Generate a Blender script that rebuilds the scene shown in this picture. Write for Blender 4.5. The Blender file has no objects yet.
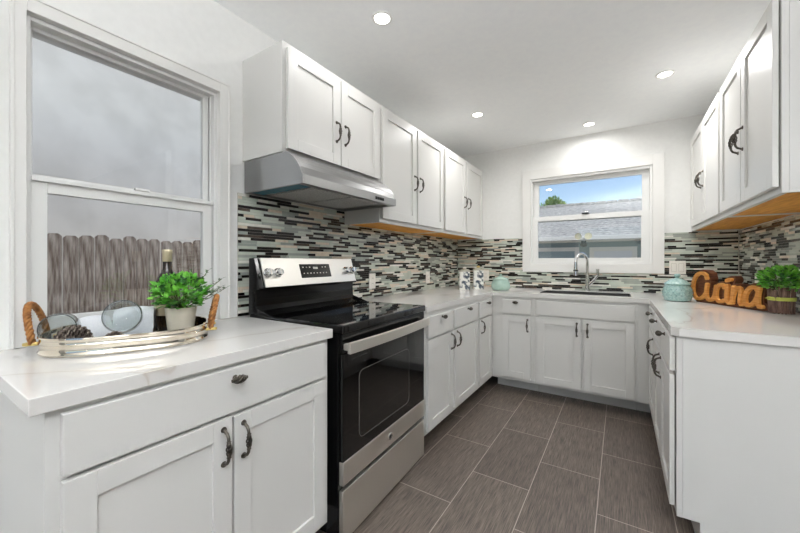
import bpy, bmesh, math, random
from mathutils import Vector, Matrix
PI = math.pi
S = bpy.context.scene
C = S.collection

# ------------------------------------------------------------------ camera, sky, sun, exposure
cd = bpy.data.cameras.new('camera'); cam = bpy.data.objects.new('camera', cd); C.objects.link(cam)
cam.location = (1.6164, -3.7777, 1.1844); cam.rotation_euler = (PI/2, 0, 0.5702)
cd.sensor_width = 36; cd.lens = 343.54*36/800; cd.shift_y = -4.5/800; cd.clip_start = 0.02
S.camera = cam

w = bpy.data.worlds.new('sky'); S.world = w; w.use_nodes = True
wn = w.node_tree.nodes; wl = w.node_tree.links
bg = wn['Background']; sk = wn.new('ShaderNodeTexSky'); sk.sky_type = 'NISHITA'
sk.sun_disc = False; sk.sun_elevation = math.radians(58); sk.sun_rotation = math.radians(60); sk.ozone_density = 2.0; sk.dust_density = 0.6
wl.new(sk.outputs[0], bg.inputs[0]); bg.inputs[1].default_value = 0.125

sd = bpy.data.lights.new('sun', 'SUN'); sd.energy = 2.1; sd.angle = 0.01; sd.color = (1, .96, .9)
sun = bpy.data.objects.new('sun', sd); C.objects.link(sun)
sun.rotation_euler = Vector((.42, -.38, .82)).to_track_quat('Z', 'Y').to_euler()

FILL_BOWL_W = 66.0  # power of the added uplight bowls behind the viewer
S.view_settings.view_transform = 'Standard'; S.view_settings.look = 'None'
S.view_settings.exposure = 0.50; S.view_settings.gamma = 1.0
try: S.view_settings.use_curve_mapping = False
except Exception: pass
S.cycles.use_denoising = True
S.cycles.max_bounces = 14; S.cycles.diffuse_bounces = 7; S.cycles.glossy_bounces = 6; S.cycles.transparent_max_bounces = 16
S.cycles.sample_clamp_indirect = 6; S.cycles.caustics_reflective = False; S.cycles.caustics_refractive = False

# ------------------------------------------------------------------ materials
def lin(c):
    c /= 255.0
    return c/12.92 if c <= .04045 else ((c+.055)/1.055)**2.4
def rgb(r, g, b): return (lin(r), lin(g), lin(b), 1)
def mat(name, col, rough=.5, metal=0.0, coat=0.0, spec=.5, emit=None, es=0):
    m = bpy.data.materials.new(name); m.use_nodes = True
    p = m.node_tree.nodes['Principled BSDF']
    p.inputs['Base Color'].default_value = col; p.inputs['Roughness'].default_value = rough
    p.inputs['Metallic'].default_value = metal; p.inputs['Coat Weight'].default_value = coat
    p.inputs['Specular IOR Level'].default_value = spec
    if emit: p.inputs['Emission Color'].default_value = emit; p.inputs['Emission Strength'].default_value = es
    return m
def nd(m, t, **kw):
    n = m.node_tree.nodes.new(t)
    for k, v in kw.items(): setattr(n, k, v)
    return n
def lk(m, a, b): m.node_tree.links.new(a, b)
def P(m): return m.node_tree.nodes['Principled BSDF']
def coords(m, scale=(1, 1, 1), kind='Object', loc=(0, 0, 0), rot=(0, 0, 0)):
    t = nd(m, 'ShaderNodeTexCoord'); mp = nd(m, 'ShaderNodeMapping')
    mp.inputs['Scale'].default_value = scale; mp.inputs['Location'].default_value = loc; mp.inputs['Rotation'].default_value = rot
    lk(m, t.outputs[kind], mp.inputs[0]); return mp.outputs[0]
def noise(m, vec, scale=5, detail=4, rough=.5, dist=0):
    n = nd(m, 'ShaderNodeTexNoise'); n.inputs['Scale'].default_value = scale; n.inputs['Detail'].default_value = detail
    n.inputs['Roughness'].default_value = rough; n.inputs['Distortion'].default_value = dist
    lk(m, vec, n.inputs['Vector']); return n.outputs[0]
def ramp(m, fac, stops):
    r = nd(m, 'ShaderNodeValToRGB'); e = r.color_ramp.elements
    while len(e) < len(stops): e.new(.5)
    for i, (p, c) in enumerate(stops): e[i].position = p; e[i].color = c
    lk(m, fac, r.inputs[0]); return r.outputs[0]
def bump(m, h, strength=.2, dist=.002):
    b = nd(m, 'ShaderNodeBump'); b.inputs['Strength'].default_value = strength; b.inputs['Distance'].default_value = dist
    lk(m, h, b.inputs['Height']); lk(m, b.outputs[0], P(m).inputs['Normal'])
def noisy(name, c1, c2, scale=(1, 1, 1), ns=8, rough=.5, metal=0, bstr=0, lo=.35, hi=.65, detail=4, coat=0, kind='Object'):
    m = mat(name, c1, rough, metal, coat)
    n = noise(m, coords(m, scale, kind), ns, detail)
    lk(m, ramp(m, n, [(lo, c1), (hi, c2)]), P(m).inputs['Base Color'])
    if bstr: bump(m, n, bstr)
    return m

M = {}
M['wall'] = noisy('wall_paint', rgb(238, 238, 236), rgb(241, 241, 239), ns=30, rough=.6, bstr=.03)
M['dining'] = noisy('dining_bounce_cut_paint', rgb(148, 150, 152), rgb(154, 156, 158), ns=30, rough=.6, bstr=.03)  # unseen walls made dark grey to cut bounced light
M['ceil'] = noisy('ceiling_paint', rgb(246, 247, 248), rgb(249, 250, 250), ns=30, rough=.7, bstr=.03)
M['white'] = mat('cabinet_white_paint', rgb(221, 220, 217), .36)
M['trim'] = mat('trim_white_paint', rgb(238, 237, 234), .35)
M['vinyl'] = mat('window_vinyl', rgb(236, 236, 234), .3)
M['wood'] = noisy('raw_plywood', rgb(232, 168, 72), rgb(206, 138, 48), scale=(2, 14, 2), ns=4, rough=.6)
# quartz with thin veins
m = mat('quartz', rgb(238, 237, 235), .09, spec=.6); v = coords(m, loc=(4.3, 1.7, .4))
n = noise(m, v, .8, 5, .5, .8)
r = ramp(m, n, [(.480, rgb(228, 226, 223)), (.497, rgb(222, 219, 215)), (.4995, rgb(200, 192, 182)), (.502, rgb(222, 219, 215)), (.52, rgb(228, 226, 223))])
lk(m, r, P(m).inputs['Base Color']); M['quartz'] = m
# floor tile: planks of 0.61 x 0.305 running away from the viewer
m = mat('floor_tile', rgb(110, 98, 90), .42)
tc = nd(m, 'ShaderNodeTexCoord'); sp = nd(m, 'ShaderNodeSeparateXYZ'); lk(m, tc.outputs['Object'], sp.inputs[0])
cb = nd(m, 'ShaderNodeCombineXYZ')
ay = nd(m, 'ShaderNodeMath', operation='ADD'); ay.inputs[1].default_value = 13.441; lk(m, sp.outputs[1], ay.inputs[0])
ax = nd(m, 'ShaderNodeMath', operation='ADD'); ax.inputs[1].default_value = 6.09; lk(m, sp.outputs[0], ax.inputs[0])
lk(m, ay.outputs[0], cb.inputs[0]); lk(m, ax.outputs[0], cb.inputs[1])
bk = nd(m, 'ShaderNodeTexBrick'); bk.offset = .5; bk.offset_frequency = 2
for k, vv in (('Scale', 1), ('Mortar Size', .0022), ('Mortar Smooth', .1), ('Brick Width', .6065), ('Row Height', .3045), ('Bias', 0)): bk.inputs[k].default_value = vv
bk.inputs['Color1'].default_value = rgb(108, 98, 90); bk.inputs['Color2'].default_value = rgb(97, 87, 80); bk.inputs['Mortar'].default_value = rgb(168, 158, 148)
lk(m, cb.outputs[0], bk.inputs['Vector'])
n1 = noise(m, coords(m, (260, 9, 1)), 1, 3, .7); r1 = ramp(m, n1, [(.32, (.36, .36, .36, 1)), (.68, (1.55, 1.53, 1.5, 1))])
n2 = noise(m, coords(m, (70, 3, 1)), 1, 2, .6); r2 = ramp(m, n2, [(.3, (.8, .8, .8, 1)), (.7, (1.15, 1.15, 1.15, 1))])
mx = nd(m, 'ShaderNodeMix', data_type='RGBA', blend_type='MULTIPLY'); mx.inputs[0].default_value = 1
lk(m, r1, mx.inputs[6]); lk(m, r2, mx.inputs[7])
mx2 = nd(m, 'ShaderNodeMix', data_type='RGBA', blend_type='MULTIPLY'); mx2.inputs[0].default_value = 1
lk(m, bk.outputs['Color'], mx2.inputs[6]); lk(m, mx.outputs[2], mx2.inputs[7])
mx3 = nd(m, 'ShaderNodeMix', data_type='RGBA'); lk(m, bk.outputs['Fac'], mx3.inputs[0]); lk(m, mx2.outputs[2], mx3.inputs[6]); lk(m, bk.outputs['Color'], mx3.inputs[7])
lk(m, mx3.outputs[2], P(m).inputs['Base Color']); bump(m, n1, .12, .001); M['floor'] = m
# metals
def steel(name, col, rough, sc):
    m = mat(name, col, rough, 1.0); n = noise(m, coords(m, sc), 1, 2, .6)
    rr = ramp(m, n, [(.3, (rough*.75,)*3+(1,)), (.7, (rough*1.2,)*3+(1,))]); lk(m, rr, P(m).inputs['Roughness'])
    return m
M['steel'] = steel('brushed_steel', rgb(240, 237, 230), .42, (4, 4, 700))
M['steel_h'] = steel('brushed_steel_fine', rgb(158, 158, 158), .38, (4, 4, 700))
M['sinksteel'] = mat('sink_steel', rgb(88, 87, 85), .45, 1.0)
M['wintrim'] = mat('oven_window_trim', rgb(92, 90, 86), .3)
M['chrome'] = mat('chrome', rgb(225, 225, 225), .08, 1.0)
M['mirror'] = mat('polished_tray_metal', rgb(232, 222, 205), .05, 1.0)
M['pewter'] = mat('antique_pewter', rgb(98, 93, 86), .28, 1.0)
M['black'] = mat('black_enamel', rgb(12, 12, 13), .16, spec=.35)
M['blackglass'] = mat('black_glass', rgb(9, 9, 10), .04, spec=.6)
M['ovenglass'] = mat('oven_window_glass', rgb(24, 23, 22), .05, spec=.6)
M['dark'] = mat('dark_gap', rgb(14, 14, 14), .7)
M['filter'] = noisy('aluminium_filter', rgb(214, 214, 212), rgb(160, 160, 160), ns=160, rough=.5, metal=.4, bstr=.3)
M['plate'] = mat('switch_plate_plastic', rgb(240, 236, 228), .35)
M['lens'] = mat('lamp_lens', (1, 1, 1, 1), .5, emit=(1, .95, .86, 1), es=9)
M['hoodteal'] = mat('hood_teal', rgb(84, 140, 158), .12)
# glass: clear pane with a fresnel reflection
def pane_mat(name, tint, ior, rough=0.0, power=4):
    m = bpy.data.materials.new(name); m.use_nodes = True; N = m.node_tree.nodes; N.remove(N['Principled BSDF'])
    t = nd(m, 'ShaderNodeBsdfTransparent'); t.inputs[0].default_value = tint
    g = nd(m, 'ShaderNodeBsdfGlossy'); g.inputs['Roughness'].default_value = rough
    lw = nd(m, 'ShaderNodeLayerWeight'); lw.inputs[0].default_value = .5
    pw = nd(m, 'ShaderNodeMath', operation='POWER'); lk(m, lw.outputs['Facing'], pw.inputs[0]); pw.inputs[1].default_value = power
    f = nd(m, 'ShaderNodeMath', operation='MULTIPLY_ADD'); lk(m, pw.outputs[0], f.inputs[0]); f.inputs[1].default_value = .75; f.inputs[2].default_value = ior
    x = nd(m, 'ShaderNodeMixShader'); lk(m, f.outputs[0], x.inputs[0]); lk(m, t.outputs[0], x.inputs[1]); lk(m, g.outputs[0], x.inputs[2])
    lk(m, x.outputs[0], N['Material Output'].inputs[0]); return m
M['pane'] = pane_mat('window_glass', (.96, .97, .97, 1), .06)
M['glass'] = pane_mat('drinking_glass', (.88, .91, .91, 1), .05, power=2.2)
M['glassrim'] = pane_mat('glass_rim', (.5, .53, .53, 1), .12, power=2.0)  # tint darkened to paint the dark refraction at the rim
# mosaic sticks
M['t_black'] = noisy('mosaic_black', rgb(14, 13, 13), rgb(34, 28, 26), ns=25, rough=.22)
M['t_brown'] = noisy('mosaic_brown', rgb(66, 56, 50), rgb(92, 80, 70), ns=30, rough=.25)
M['t_green'] = noisy('mosaic_pale_green_glass', rgb(190, 198, 186), rgb(208, 213, 201), ns=12, rough=.08, coat=.5)
M['t_grey'] = noisy('mosaic_grey_glass', rgb(150, 157, 150), rgb(172, 177, 168), ns=12, rough=.08, coat=.5)
M['t_beige'] = noisy('mosaic_beige_stone', rgb(206, 190, 168), rgb(218, 206, 188), ns=40, rough=.35)
M['t_white'] = noisy('mosaic_white_stone', rgb(234, 232, 224), rgb(222, 220, 210), ns=40, rough=.25)
M['grout'] = mat('grout', rgb(186, 182, 172), .9)
# ornaments
M['mint'] = noisy('mint_glaze', rgb(162, 190, 178), rgb(174, 200, 188), ns=20, rough=.22, coat=.4)
M['teal'] = noisy('teal_glaze', rgb(138, 172, 168), rgb(166, 194, 190), ns=90, rough=.22, coat=.4, bstr=.5)
M['tin'] = noisy('toile_tin_print', rgb(236, 236, 230), rgb(66, 78, 92), ns=26, rough=.3, lo=.48, hi=.60, detail=3)
M['tinlid'] = mat('tin_lid', rgb(190, 186, 170), .3, .6)
M['gold'] = mat('brass_knob', rgb(214, 190, 120), .3, .8)
M['signface'] = noisy('sign_light_wood', rgb(236, 172, 92), rgb(214, 146, 70), scale=(6, 6, 40), ns=3, rough=.5)
M['signdark'] = noisy('sign_dark_wood', rgb(112, 66, 38), rgb(80, 44, 26), scale=(6, 6, 40), ns=3, rough=.6)
M['twig'] = noisy('twig_bark', rgb(122, 96, 84), rgb(84, 60, 54), scale=(1, 1, .3), ns=90, rough=.8)
M['ribbon'] = mat('olive_ribbon', rgb(168, 172, 74), .6)
M['leaf'] = noisy('leaf_green', rgb(70, 160, 44), rgb(138, 206, 84), ns=14, rough=.35)
M['leafdark'] = noisy('leaf_dark_green', rgb(34, 84, 34), rgb(72, 128, 60), ns=20, rough=.4)
M['leafpale'] = noisy('leaf_pale', rgb(160, 170, 150), rgb(100, 120, 92), ns=20, rough=.5)
M['stemg'] = mat('plant_stem', rgb(80, 92, 44), .6)
M['soil'] = noisy('soil', rgb(50, 38, 30), rgb(74, 58, 44), ns=80, rough=.95)
M['pot'] = noisy('pot_stoneware', rgb(234, 226, 208), rgb(220, 210, 190), ns=10, rough=.4)
M['rope'] = noisy('rope_fibre', rgb(176, 122, 66), rgb(126, 78, 36), ns=60, rough=.8)
M['cone'] = noisy('pine_cone_scale', rgb(58, 44, 36), rgb(178, 164, 150), ns=70, lo=.45, hi=.7, rough=.7)
M['cloth'] = noisy('white_linen', rgb(238, 240, 244), rgb(230, 232, 238), ns=200, rough=.8, bstr=.1)
M['bottle'] = mat('dark_bottle_glass', rgb(34, 22, 10), .05, spec=.7)
M['foil'] = mat('gold_foil', rgb(206, 194, 164), .4, .5)
M['label'] = mat('bottle_label', rgb(212, 198, 168), .6)
# outdoors
M['stucco'] = noisy('neighbour_stucco', rgb(226, 221, 212), rgb(213, 208, 199), ns=3, rough=.9, lo=.4, hi=.62, detail=8, bstr=.4)
M['fence'] = noisy('weathered_wood', rgb(188, 178, 168), rgb(102, 86, 76), scale=(16, 16, 1.6), ns=3.4, rough=.9, detail=8, lo=.32, hi=.62)
M['ground'] = noisy('bare_ground', rgb(150, 142, 130), rgb(128, 120, 108), ns=4, rough=.95)
M['garage'] = mat('grey_teal_siding', rgb(140, 160, 166), .7)
M['shingle'] = noisy('asphalt_shingle', rgb(208, 205, 198), rgb(146, 144, 140), scale=(7, 18, 18), ns=1.6, rough=.95, lo=.35, hi=.65)
M['exttrim'] = mat('exterior_white_trim', rgb(240, 238, 232), .5)
M['gdoor'] = mat('garage_door_grey', rgb(150, 168, 172), .6)
M['darkpane'] = mat('dark_window_pane', rgb(40, 50, 56), .1)
M['treeleaf'] = noisy('tree_leaf', rgb(92, 140, 40), rgb(160, 190, 70), ns=4, rough=.6)
M['bark'] = noisy('bark', rgb(104, 84, 66), rgb(70, 56, 44), ns=20, rough=.9)
M['floodlens'] = mat('flood_lamp_lens', rgb(250, 240, 200), .3)

# ------------------------------------------------------------------ mesh helpers
def link(o): C.objects.link(o); return o
class MB:
    def __init__(s): s.bm = bmesh.new(); s.mats = []; s.mi = 0
    def use(s, k):
        if k not in s.mats: s.mats.append(k)
        s.mi = s.mats.index(k); return s
    def _f(s, vs):
        try: f = s.bm.faces.new(vs); f.material_index = s.mi; return f
        except ValueError: return None
    def box(s, x0, x1, y0, y1, z0, z1, back=True):
        v = [s.bm.verts.new(p) for p in ((x0,y0,z0),(x1,y0,z0),(x1,y1,z0),(x0,y1,z0),(x0,y0,z1),(x1,y0,z1),(x1,y1,z1),(x0,y1,z1))]
        for q in ((0,3,2,1),(4,5,6,7),(0,1,5,4),(1,2,6,5),(2,3,7,6),(3,0,4,7)): s._f([v[i] for i in q])
        return s
    def prism(s, pts, axis, a, b):
        def p3(p, t): return {'x': (t, p[0], p[1]), 'y': (p[0], t, p[1]), 'z': (p[0], p[1], t)}[axis]
        A = [s.bm.verts.new(p3(p, a)) for p in pts]; B = [s.bm.verts.new(p3(p, b)) for p in pts]; n = len(pts)
        s._f(A); s._f(B[::-1])
        for i in range(n): s._f([A[i], B[i], B[(i+1) % n], A[(i+1) % n]])
        return s
    def lathe(s, prof, c=(0, 0, 0), seg=32, mx=None):
        rings = []; c = Vector(c)
        for r, z in prof:
            ring = []
            for i in range(seg if r > 1e-6 else 1):
                a = 2*PI*i/seg; p = Vector((r*math.cos(a), r*math.sin(a), z))
                if mx: p = mx @ p
                ring.append(s.bm.verts.new(p + c))
            rings.append(ring)
        for A, B in zip(rings, rings[1:]):
            for i in range(seg):
                j = (i+1) % seg
                if len(A) == 1 and len(B) == 1: break
                if len(A) == 1: s._f([A[0], B[i], B[j]])
                elif len(B) == 1: s._f([A[i], A[j], B[0]])
                else: s._f([A[i], A[j], B[j], B[i]])
        return s
    def cyl(s, p0, p1, r, seg=20, r1=None):
        p0 = Vector(p0); p1 = Vector(p1); d = p1-p0; q = d.to_track_quat('Z', 'Y').to_matrix()
        return s.lathe([(0, 0), (r, 0), (r if r1 is None else r1, d.length), (0, d.length)], p0, seg, q)
    def tube(s, path, r, seg=8, closed=False, cap=True):
        path = [Vector(p) for p in path]; n = len(path); rr = r if isinstance(r, (list, tuple)) else [r]*n
        rings = []; up = None
        for i, p in enumerate(path):
            a = path[(i-1) % n] if (closed or i > 0) else p; b = path[(i+1) % n] if (closed or i < n-1) else p
            t = (b-a).normalized()
            if up is None:
                up = Vector((0, 0, 1)) if abs(t.z) < .9 else Vector((1, 0, 0))
            u = (up - t*up.dot(t))
            if u.length < 1e-5: u = t.orthogonal()
            u.normalize(); up = u; w_ = t.cross(u)
            rings.append([s.bm.verts.new(p + (u*math.cos(2*PI*k/seg) + w_*math.sin(2*PI*k/seg))*rr[i]) for k in range(seg)])
        for i in range(n if closed else n-1):
            A = rings[i]; B = rings[(i+1) % n]
            for k in range(seg): s._f([A[k], A[(k+1) % seg], B[(k+1) % seg], B[k]])
        if cap and not closed: s._f(rings[0][::-1]); s._f(rings[-1])
        return s
    def leaf(s, p, d, up, L, W):
        d = Vector(d).normalized(); up = Vector(up); sd_ = d.cross(up)
        if sd_.length < 1e-4: sd_ = d.orthogonal()
        sd_.normalize(); nn = sd_.cross(d); p = Vector(p)
        a = s.bm.verts.new(p); b = s.bm.verts.new(p+d*L*.4+sd_*W*.5+nn*W*.12); c = s.bm.verts.new(p+d*L*.4-sd_*W*.5+nn*W*.12)
        m_ = s.bm.verts.new(p+d*L*.45); b2 = s.bm.verts.new(p+d*L*.78+sd_*W*.36+nn*W*.06); c2 = s.bm.verts.new(p+d*L*.78-sd_*W*.36+nn*W*.06); e = s.bm.verts.new(p+d*L-nn*L*.08)
        for q in ((a, m_, b), (a, c, m_), (m_, b2, b), (m_, e, b2), (m_, c2, e), (m_, c, c2)): s._f(q)
    def mesh(s, name, smooth=None, recalc=True):
        if recalc: bmesh.ops.recalc_face_normals(s.bm, faces=s.bm.faces)
        me = bpy.data.meshes.new(name); s.bm.to_mesh(me); s.bm.free()
        for k in s.mats: me.materials.append(M[k])
        if smooth:
            me.polygons.foreach_set('use_smooth', [True]*len(me.polygons))
            try: me.set_sharp_from_angle(angle=math.radians(smooth))
            except Exception: pass
        return me
    def build(s, name, parent=None, smooth=None, bev=0, loc=(0, 0, 0), rot=(0, 0, 0), recalc=True):
        o = bpy.data.objects.new(name, s.mesh(name, smooth, recalc)); link(o); o.parent = parent; o.location = loc; o.rotation_euler = rot
        if bev:
            b = o.modifiers.new('edge', 'BEVEL'); b.width = bev; b.segments = 2; b.limit_method = 'ANGLE'; b.angle_limit = .6; b.harden_normals = False
        return o
def B(k): return MB().use(k)
def tag(o, label=None, cat=None, group=None, kind=None):
    if label: o['label'] = label
    if cat: o['category'] = cat
    if group: o['group'] = group
    if kind: o['kind'] = kind
    return o
def empty(name, loc=(0, 0, 0), rz=0, label=None, cat=None, group=None, kind=None):
    o = link(bpy.data.objects.new(name, None)); o.location = loc; o.rotation_euler = (0, 0, rz); o.empty_display_size = .05
    return tag(o, label, cat, group, kind)
def struct(o, label=None): o['kind'] = 'structure'; return tag(o, label)
rnd = random.Random(7)

# ------------------------------------------------------------------ room shell
CZ = 2.419
struct(B('floor').box(-.14, 5.2, -6.6, .14, -.06, 0).build('floor'), 'dark taupe plank tile floor with pale grout')
struct(B('ceil').box(-.14, 5.2, -6.6, .14, CZ, CZ+.12).build('ceiling'), 'plain pale ceiling')
def wall_x(name, x0, x1, y0, y1, hole=None, k='wall'):
    m = B(k)
    if not hole: m.box(x0, x1, y0, y1, 0, CZ)
    else:
        a, b, c, d = hole
        m.box(x0, x1, y0, a, 0, CZ).box(x0, x1, b, y1, 0, CZ).box(x0, x1, a, b, 0, c).box(x0, x1, a, b, d, CZ)
    return struct(m.build(name))
def wall_y(name, y0, y1, x0, x1, hole=None, k='wall'):
    m = B(k)
    if not hole: m.box(x0, x1, y0, y1, 0, CZ)
    else:
        a, b, c, d = hole
        m.box(x0, a, y0, y1, 0, CZ).box(b, x1, y0, y1, 0, CZ).box(a, b, y0, y1, 0, c).box(a, b, y0, y1, d, CZ)
    return struct(m.build(name))
wall_x('wall_left', -.14, 0, -6.6, .14, (-3.497, -2.868, .915, 1.99))
wall_y('wall_back', 0, .14, 0, 2.56, (.825, 1.858, 1.165, 2.045))
wall_x('wall_right', 2.424, 2.56, -1.96, 0)
wall_y('wall_dining_back', -1.96, -1.82, 2.56, 5.2, k='dining')
wall_x('wall_dining_right', 5.06, 5.2, -6.6, -1.96, k='dining')
wall_y('wall_front', -6.6, -6.46, 0, 5.06, (.6, 4.2, .02, 2.15), k='dining')
# unseen roof slab, eave over the back window added to block sun
struct(B('exttrim').box(-.16, 5.3, -6.9, .60, CZ+.12, CZ+.22).build('roof'))

# left window
W1 = empty('window_1', (0, -3.18, .92), kind='structure', label='tall white double hung window above the near worktop')
def wl_(mb, name, **k):
    o = mb.build(name, **k); o.parent = W1; o.location = (0, 3.18, -.92); return o
m = B('trim')
m.box(0, .020, -3.528, -3.497, .913, 2.036).box(0, .022, -2.868, -2.823, .913, 2.036).box(0, .022, -3.497, -2.868, 1.99, 2.036)
m.box(.0, .025, -3.533, -3.524, .913, 2.042).box(0, .027, -2.827, -2.817, .913, 2.042).box(0, .027, -3.524, -2.827, 2.032, 2.042)
wl_(m, 'casing', bev=.002)
m = B('vinyl')
m.box(-.125, -.004, -3.496, -3.484, .917, 1.988).box(-.125, -.004, -2.882, -2.869, .917, 1.988).box(-.125, -.004, -3.484, -2.882, 1.974, 1.988).box(-.125, .0, -3.484, -2.882, .917, .945)
m.box(-.034, -.030, -2.890, -2.882, .945, 1.974).box(-.070, -.066, -2.890, -2.882, .945, 1.974)
wl_(m, 'jamb', bev=.0015)
def sash(mb, x0, x1, y0, y1, z0, z1, st, rb, rt):
    mb.box(x0, x1, y0, y0+st, z0, z1).box(x0, x1, y1-st, y1, z0, z1).box(x0, x1, y0+st, y1-st, z0, z0+rb).box(x0, x1, y0+st, y1-st, z1-rt, z1)
    return mb
wl_(sash(B('vinyl'), -.064, -.040, -3.484, -2.891, 1.430, 1.974, .010, .05, .014).box(-.064, -.040, -2.915, -2.901, 1.48, 1.960), 'upper_sash', bev=.002)
wl_(sash(B('vinyl'), -.034, -.010, -3.484, -2.891, .945, 1.466, .040, .055, .05).box(-.010, .002, -3.484, -2.891, 1.452, 1.468), 'lower_sash', bev=.002)
wl_(B('vinyl').box(-.012, .006, -3.20, -3.15, 1.468, 1.478), 'sash_lock', bev=.002)
wl_(B('pane').box(-.0535, -.0495, -3.475, -2.912, 1.475, 1.965), 'pane')
wl_(B('pane').box(-.0235, -.0195, -3.446, -2.93, .995, 1.42), 'pane')

# back window
W2 = empty('window_2', (1.34, 0, 1.17), kind='structure', label='white sliding sash window above the sink')
def wb_(mb, name, **k):
    o = mb.build(name, **k); o.parent = W2; o.location = (-1.34, 0, -1.17); return o
m = B('trim')
m.box(.745, .825, -.02, 0, 1.082, 2.137).box(1.858, 1.940, -.02, 0, 1.082, 2.137).box(.825, 1.858, -.02, 0, 2.045, 2.137).box(.825, 1.858, -.02, 0, 1.082, 1.165)
wb_(m, 'casing', bev=.002)
def frame_y(mb, y0, y1, x0, x1, z0, z1, sl, sr, rb, rt):
    return mb.box(x0, x0+sl, y0, y1, z0, z1).box(x1-sr, x1, y0, y1, z0, z1).box(x0+sl, x1-sr, y0, y1, z0, z0+rb).box(x0+sl, x1-sr, y0, y1, z1-rt, z1)
wb_(frame_y(B('vinyl'), -.005, .12, .826, 1.857, 1.166, 2.044, .016, .02, .02, .022), 'jamb', bev=.0015)
wb_(frame_y(B('vinyl'), .055, .085, .842, 1.837, 1.60, 2.022, .055, .055, .05, .035), 'upper_sash', bev=.002)
wb_(frame_y(B('vinyl'), .012, .045, .842, 1.837, 1.186, 1.652, .052, .062, .038, .048), 'lower_sash', bev=.002)
wb_(B('dark').box(1.30, 1.36, -.004, .03, 1.653, 1.664), 'sash_lock', bev=.002)
wb_(B('pane').box(.89, 1.79, .068, .072, 1.645, 1.992), 'pane')
wb_(B('pane').box(.888, 1.78, .027, .031, 1.22, 1.61), 'pane')

# glazed door of the dining side, behind the viewer
D1 = empty('door_1', (2.4, -6.5, 0), kind='structure')
o = B('vinyl').box(.6, .67, -6.58, -6.5, .02, 2.15).box(4.13, 4.2, -6.58, -6.5, .02, 2.15).box(.67, 4.13, -6.58, -6.5, 2.08, 2.15).box(.67, 4.13, -6.58, -6.5, .02, .08).box(2.36, 2.44, -6.58, -6.5, .08, 2.08).build('frame', D1); o.location = (-2.4, 6.5, 0)

# ------------------------------------------------------------------ outdoors
struct(B('ground').box(-9, 14, -16, 22, -.66, -.60).build('ground'))
nb = tag(B('stucco').box(-5.2, -2.6, -9, 5, -.6, 5.2).build('neighbour_house'), 'pale grey stucco house wall behind the wooden fence', 'house')
fe = empty('wooden_fence', (-1.6, -3.0, -.6), label='weathered grey dog-eared picket fence outside the left window', cat='fence')
y = -3.045 - 20*.0851; k = 0
while y < -.8:
    wd = .078 + rnd.uniform(-.0025, .0025); zt = 1.372 + rnd.uniform(-.012, .012); e = .018
    pts = [(y, -.6), (y+wd, -.6), (y+wd, zt-e), (y+wd-e, zt), (y+e, zt), (y, zt-e)]
    x = -1.6 + rnd.uniform(-.004, .004)
    B('fence').prism([(a-y, b+.6) for a, b in pts], 'x', 0, .018).build('picket', fe, bev=.002, loc=(x+1.6, y+3.0, 0))
    y += .0851
B('fence').box(-.05, -.002, -1.4, 1.8, 1.35, 1.43).box(-.05, -.002, -1.4, 1.8, .4, .48).build('rail', fe)
# garage across the yard
gy = 6.0
ga = empty('garage', (1.0, gy, -.6), label='grey teal garage with grey shingle roof seen through the sink window', cat='garage')
def gpart(mb, name, par=ga, **kk):
    o = mb.build(name, par, **kk); o.location = (-1.0, -gy, .6) if par is ga else (0, 0, 0); return o
gpart(B('garage').box(-5, 8, gy, gy+5, -.6, 1.70), 'wall')
m = B('shingle'); nrow = 20; y0_, z0_, y1_, z1_ = gy-.35, 1.765, gy+2.6, 3.02
for i in range(nrow):
    t0, t1 = i/nrow, (i+1)/nrow
    ya, yb = y0_+(y1_-y0_)*t0, y0_+(y1_-y0_)*t1; za, zb = z0_+(z1_-z0_)*t0, z0_+(z1_-z0_)*t1
    m.prism([(ya, za), (ya, za+.016), (yb, zb+.008), (yb, zb)], 'x', -5.4, 8.4)
m.prism([(y1_, z1_), (y1_, z1_+.02), (y1_+3.0, z0_+.02), (y1_+3.0, z0_)], 'x', -5.4, 8.4)
x = -5.4
while x < 8.4:
    m.box(x, x+.27, y1_-.12, y1_+.12, z1_-.02, z1_+.035+rnd.uniform(0, .015)); x += .29
gpart(m, 'roof')
gpart(B('exttrim').box(-5.4, 8.4, gy-.47, gy-.35, 1.71, 1.81), 'gutter', bev=.01)
gpart(B('exttrim').box(-5.4, 8.4, gy-.35, gy, 1.68, 1.71), 'soffit')
gd = gpart(B('exttrim').box(-1.6, .74, gy-.03, gy, 1.46, 1.56).box(.64, .74, gy-.03, gy, -.5, 1.46).box(-1.6, -1.5, gy-.03, gy, -.5, 1.46), 'door_frame')
gpart(B('gdoor').box(-1.5, .64, gy-.012, gy, -.5, 1.46), 'panel', gd)
for xx in (-1.3, -.85, -.42, .0, .30): gpart(B('darkpane').box(xx, xx+.26, gy-.02, gy-.012, 1.06, 1.26), 'door_light', gd)
gf = gpart(B('exttrim').box(.97, 1.95, gy-.03, gy, 1.45, 1.55).box(.97, 1.07, gy-.03, gy, .3, 1.45).box(1.85, 1.95, gy-.03, gy, .3, 1.45), 'window_frame')
gpart(B('cloth').box(1.07, 1.85, gy-.015, gy, .3, 1.45), 'pane', gf)
fl = empty('flood_light', (.88, gy-.476, 1.71), label='twin-headed white flood light with dark sensor on the garage gutter', cat='outdoor light')
B('dark').box(-.05, .05, -.06, 0, -.16, -.02).lathe([(0, -.05), (.07, -.03), (.08, .03), (0, .06)], (0, -.06, -.12), 16).build('sensor', fl, smooth=40)
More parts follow.
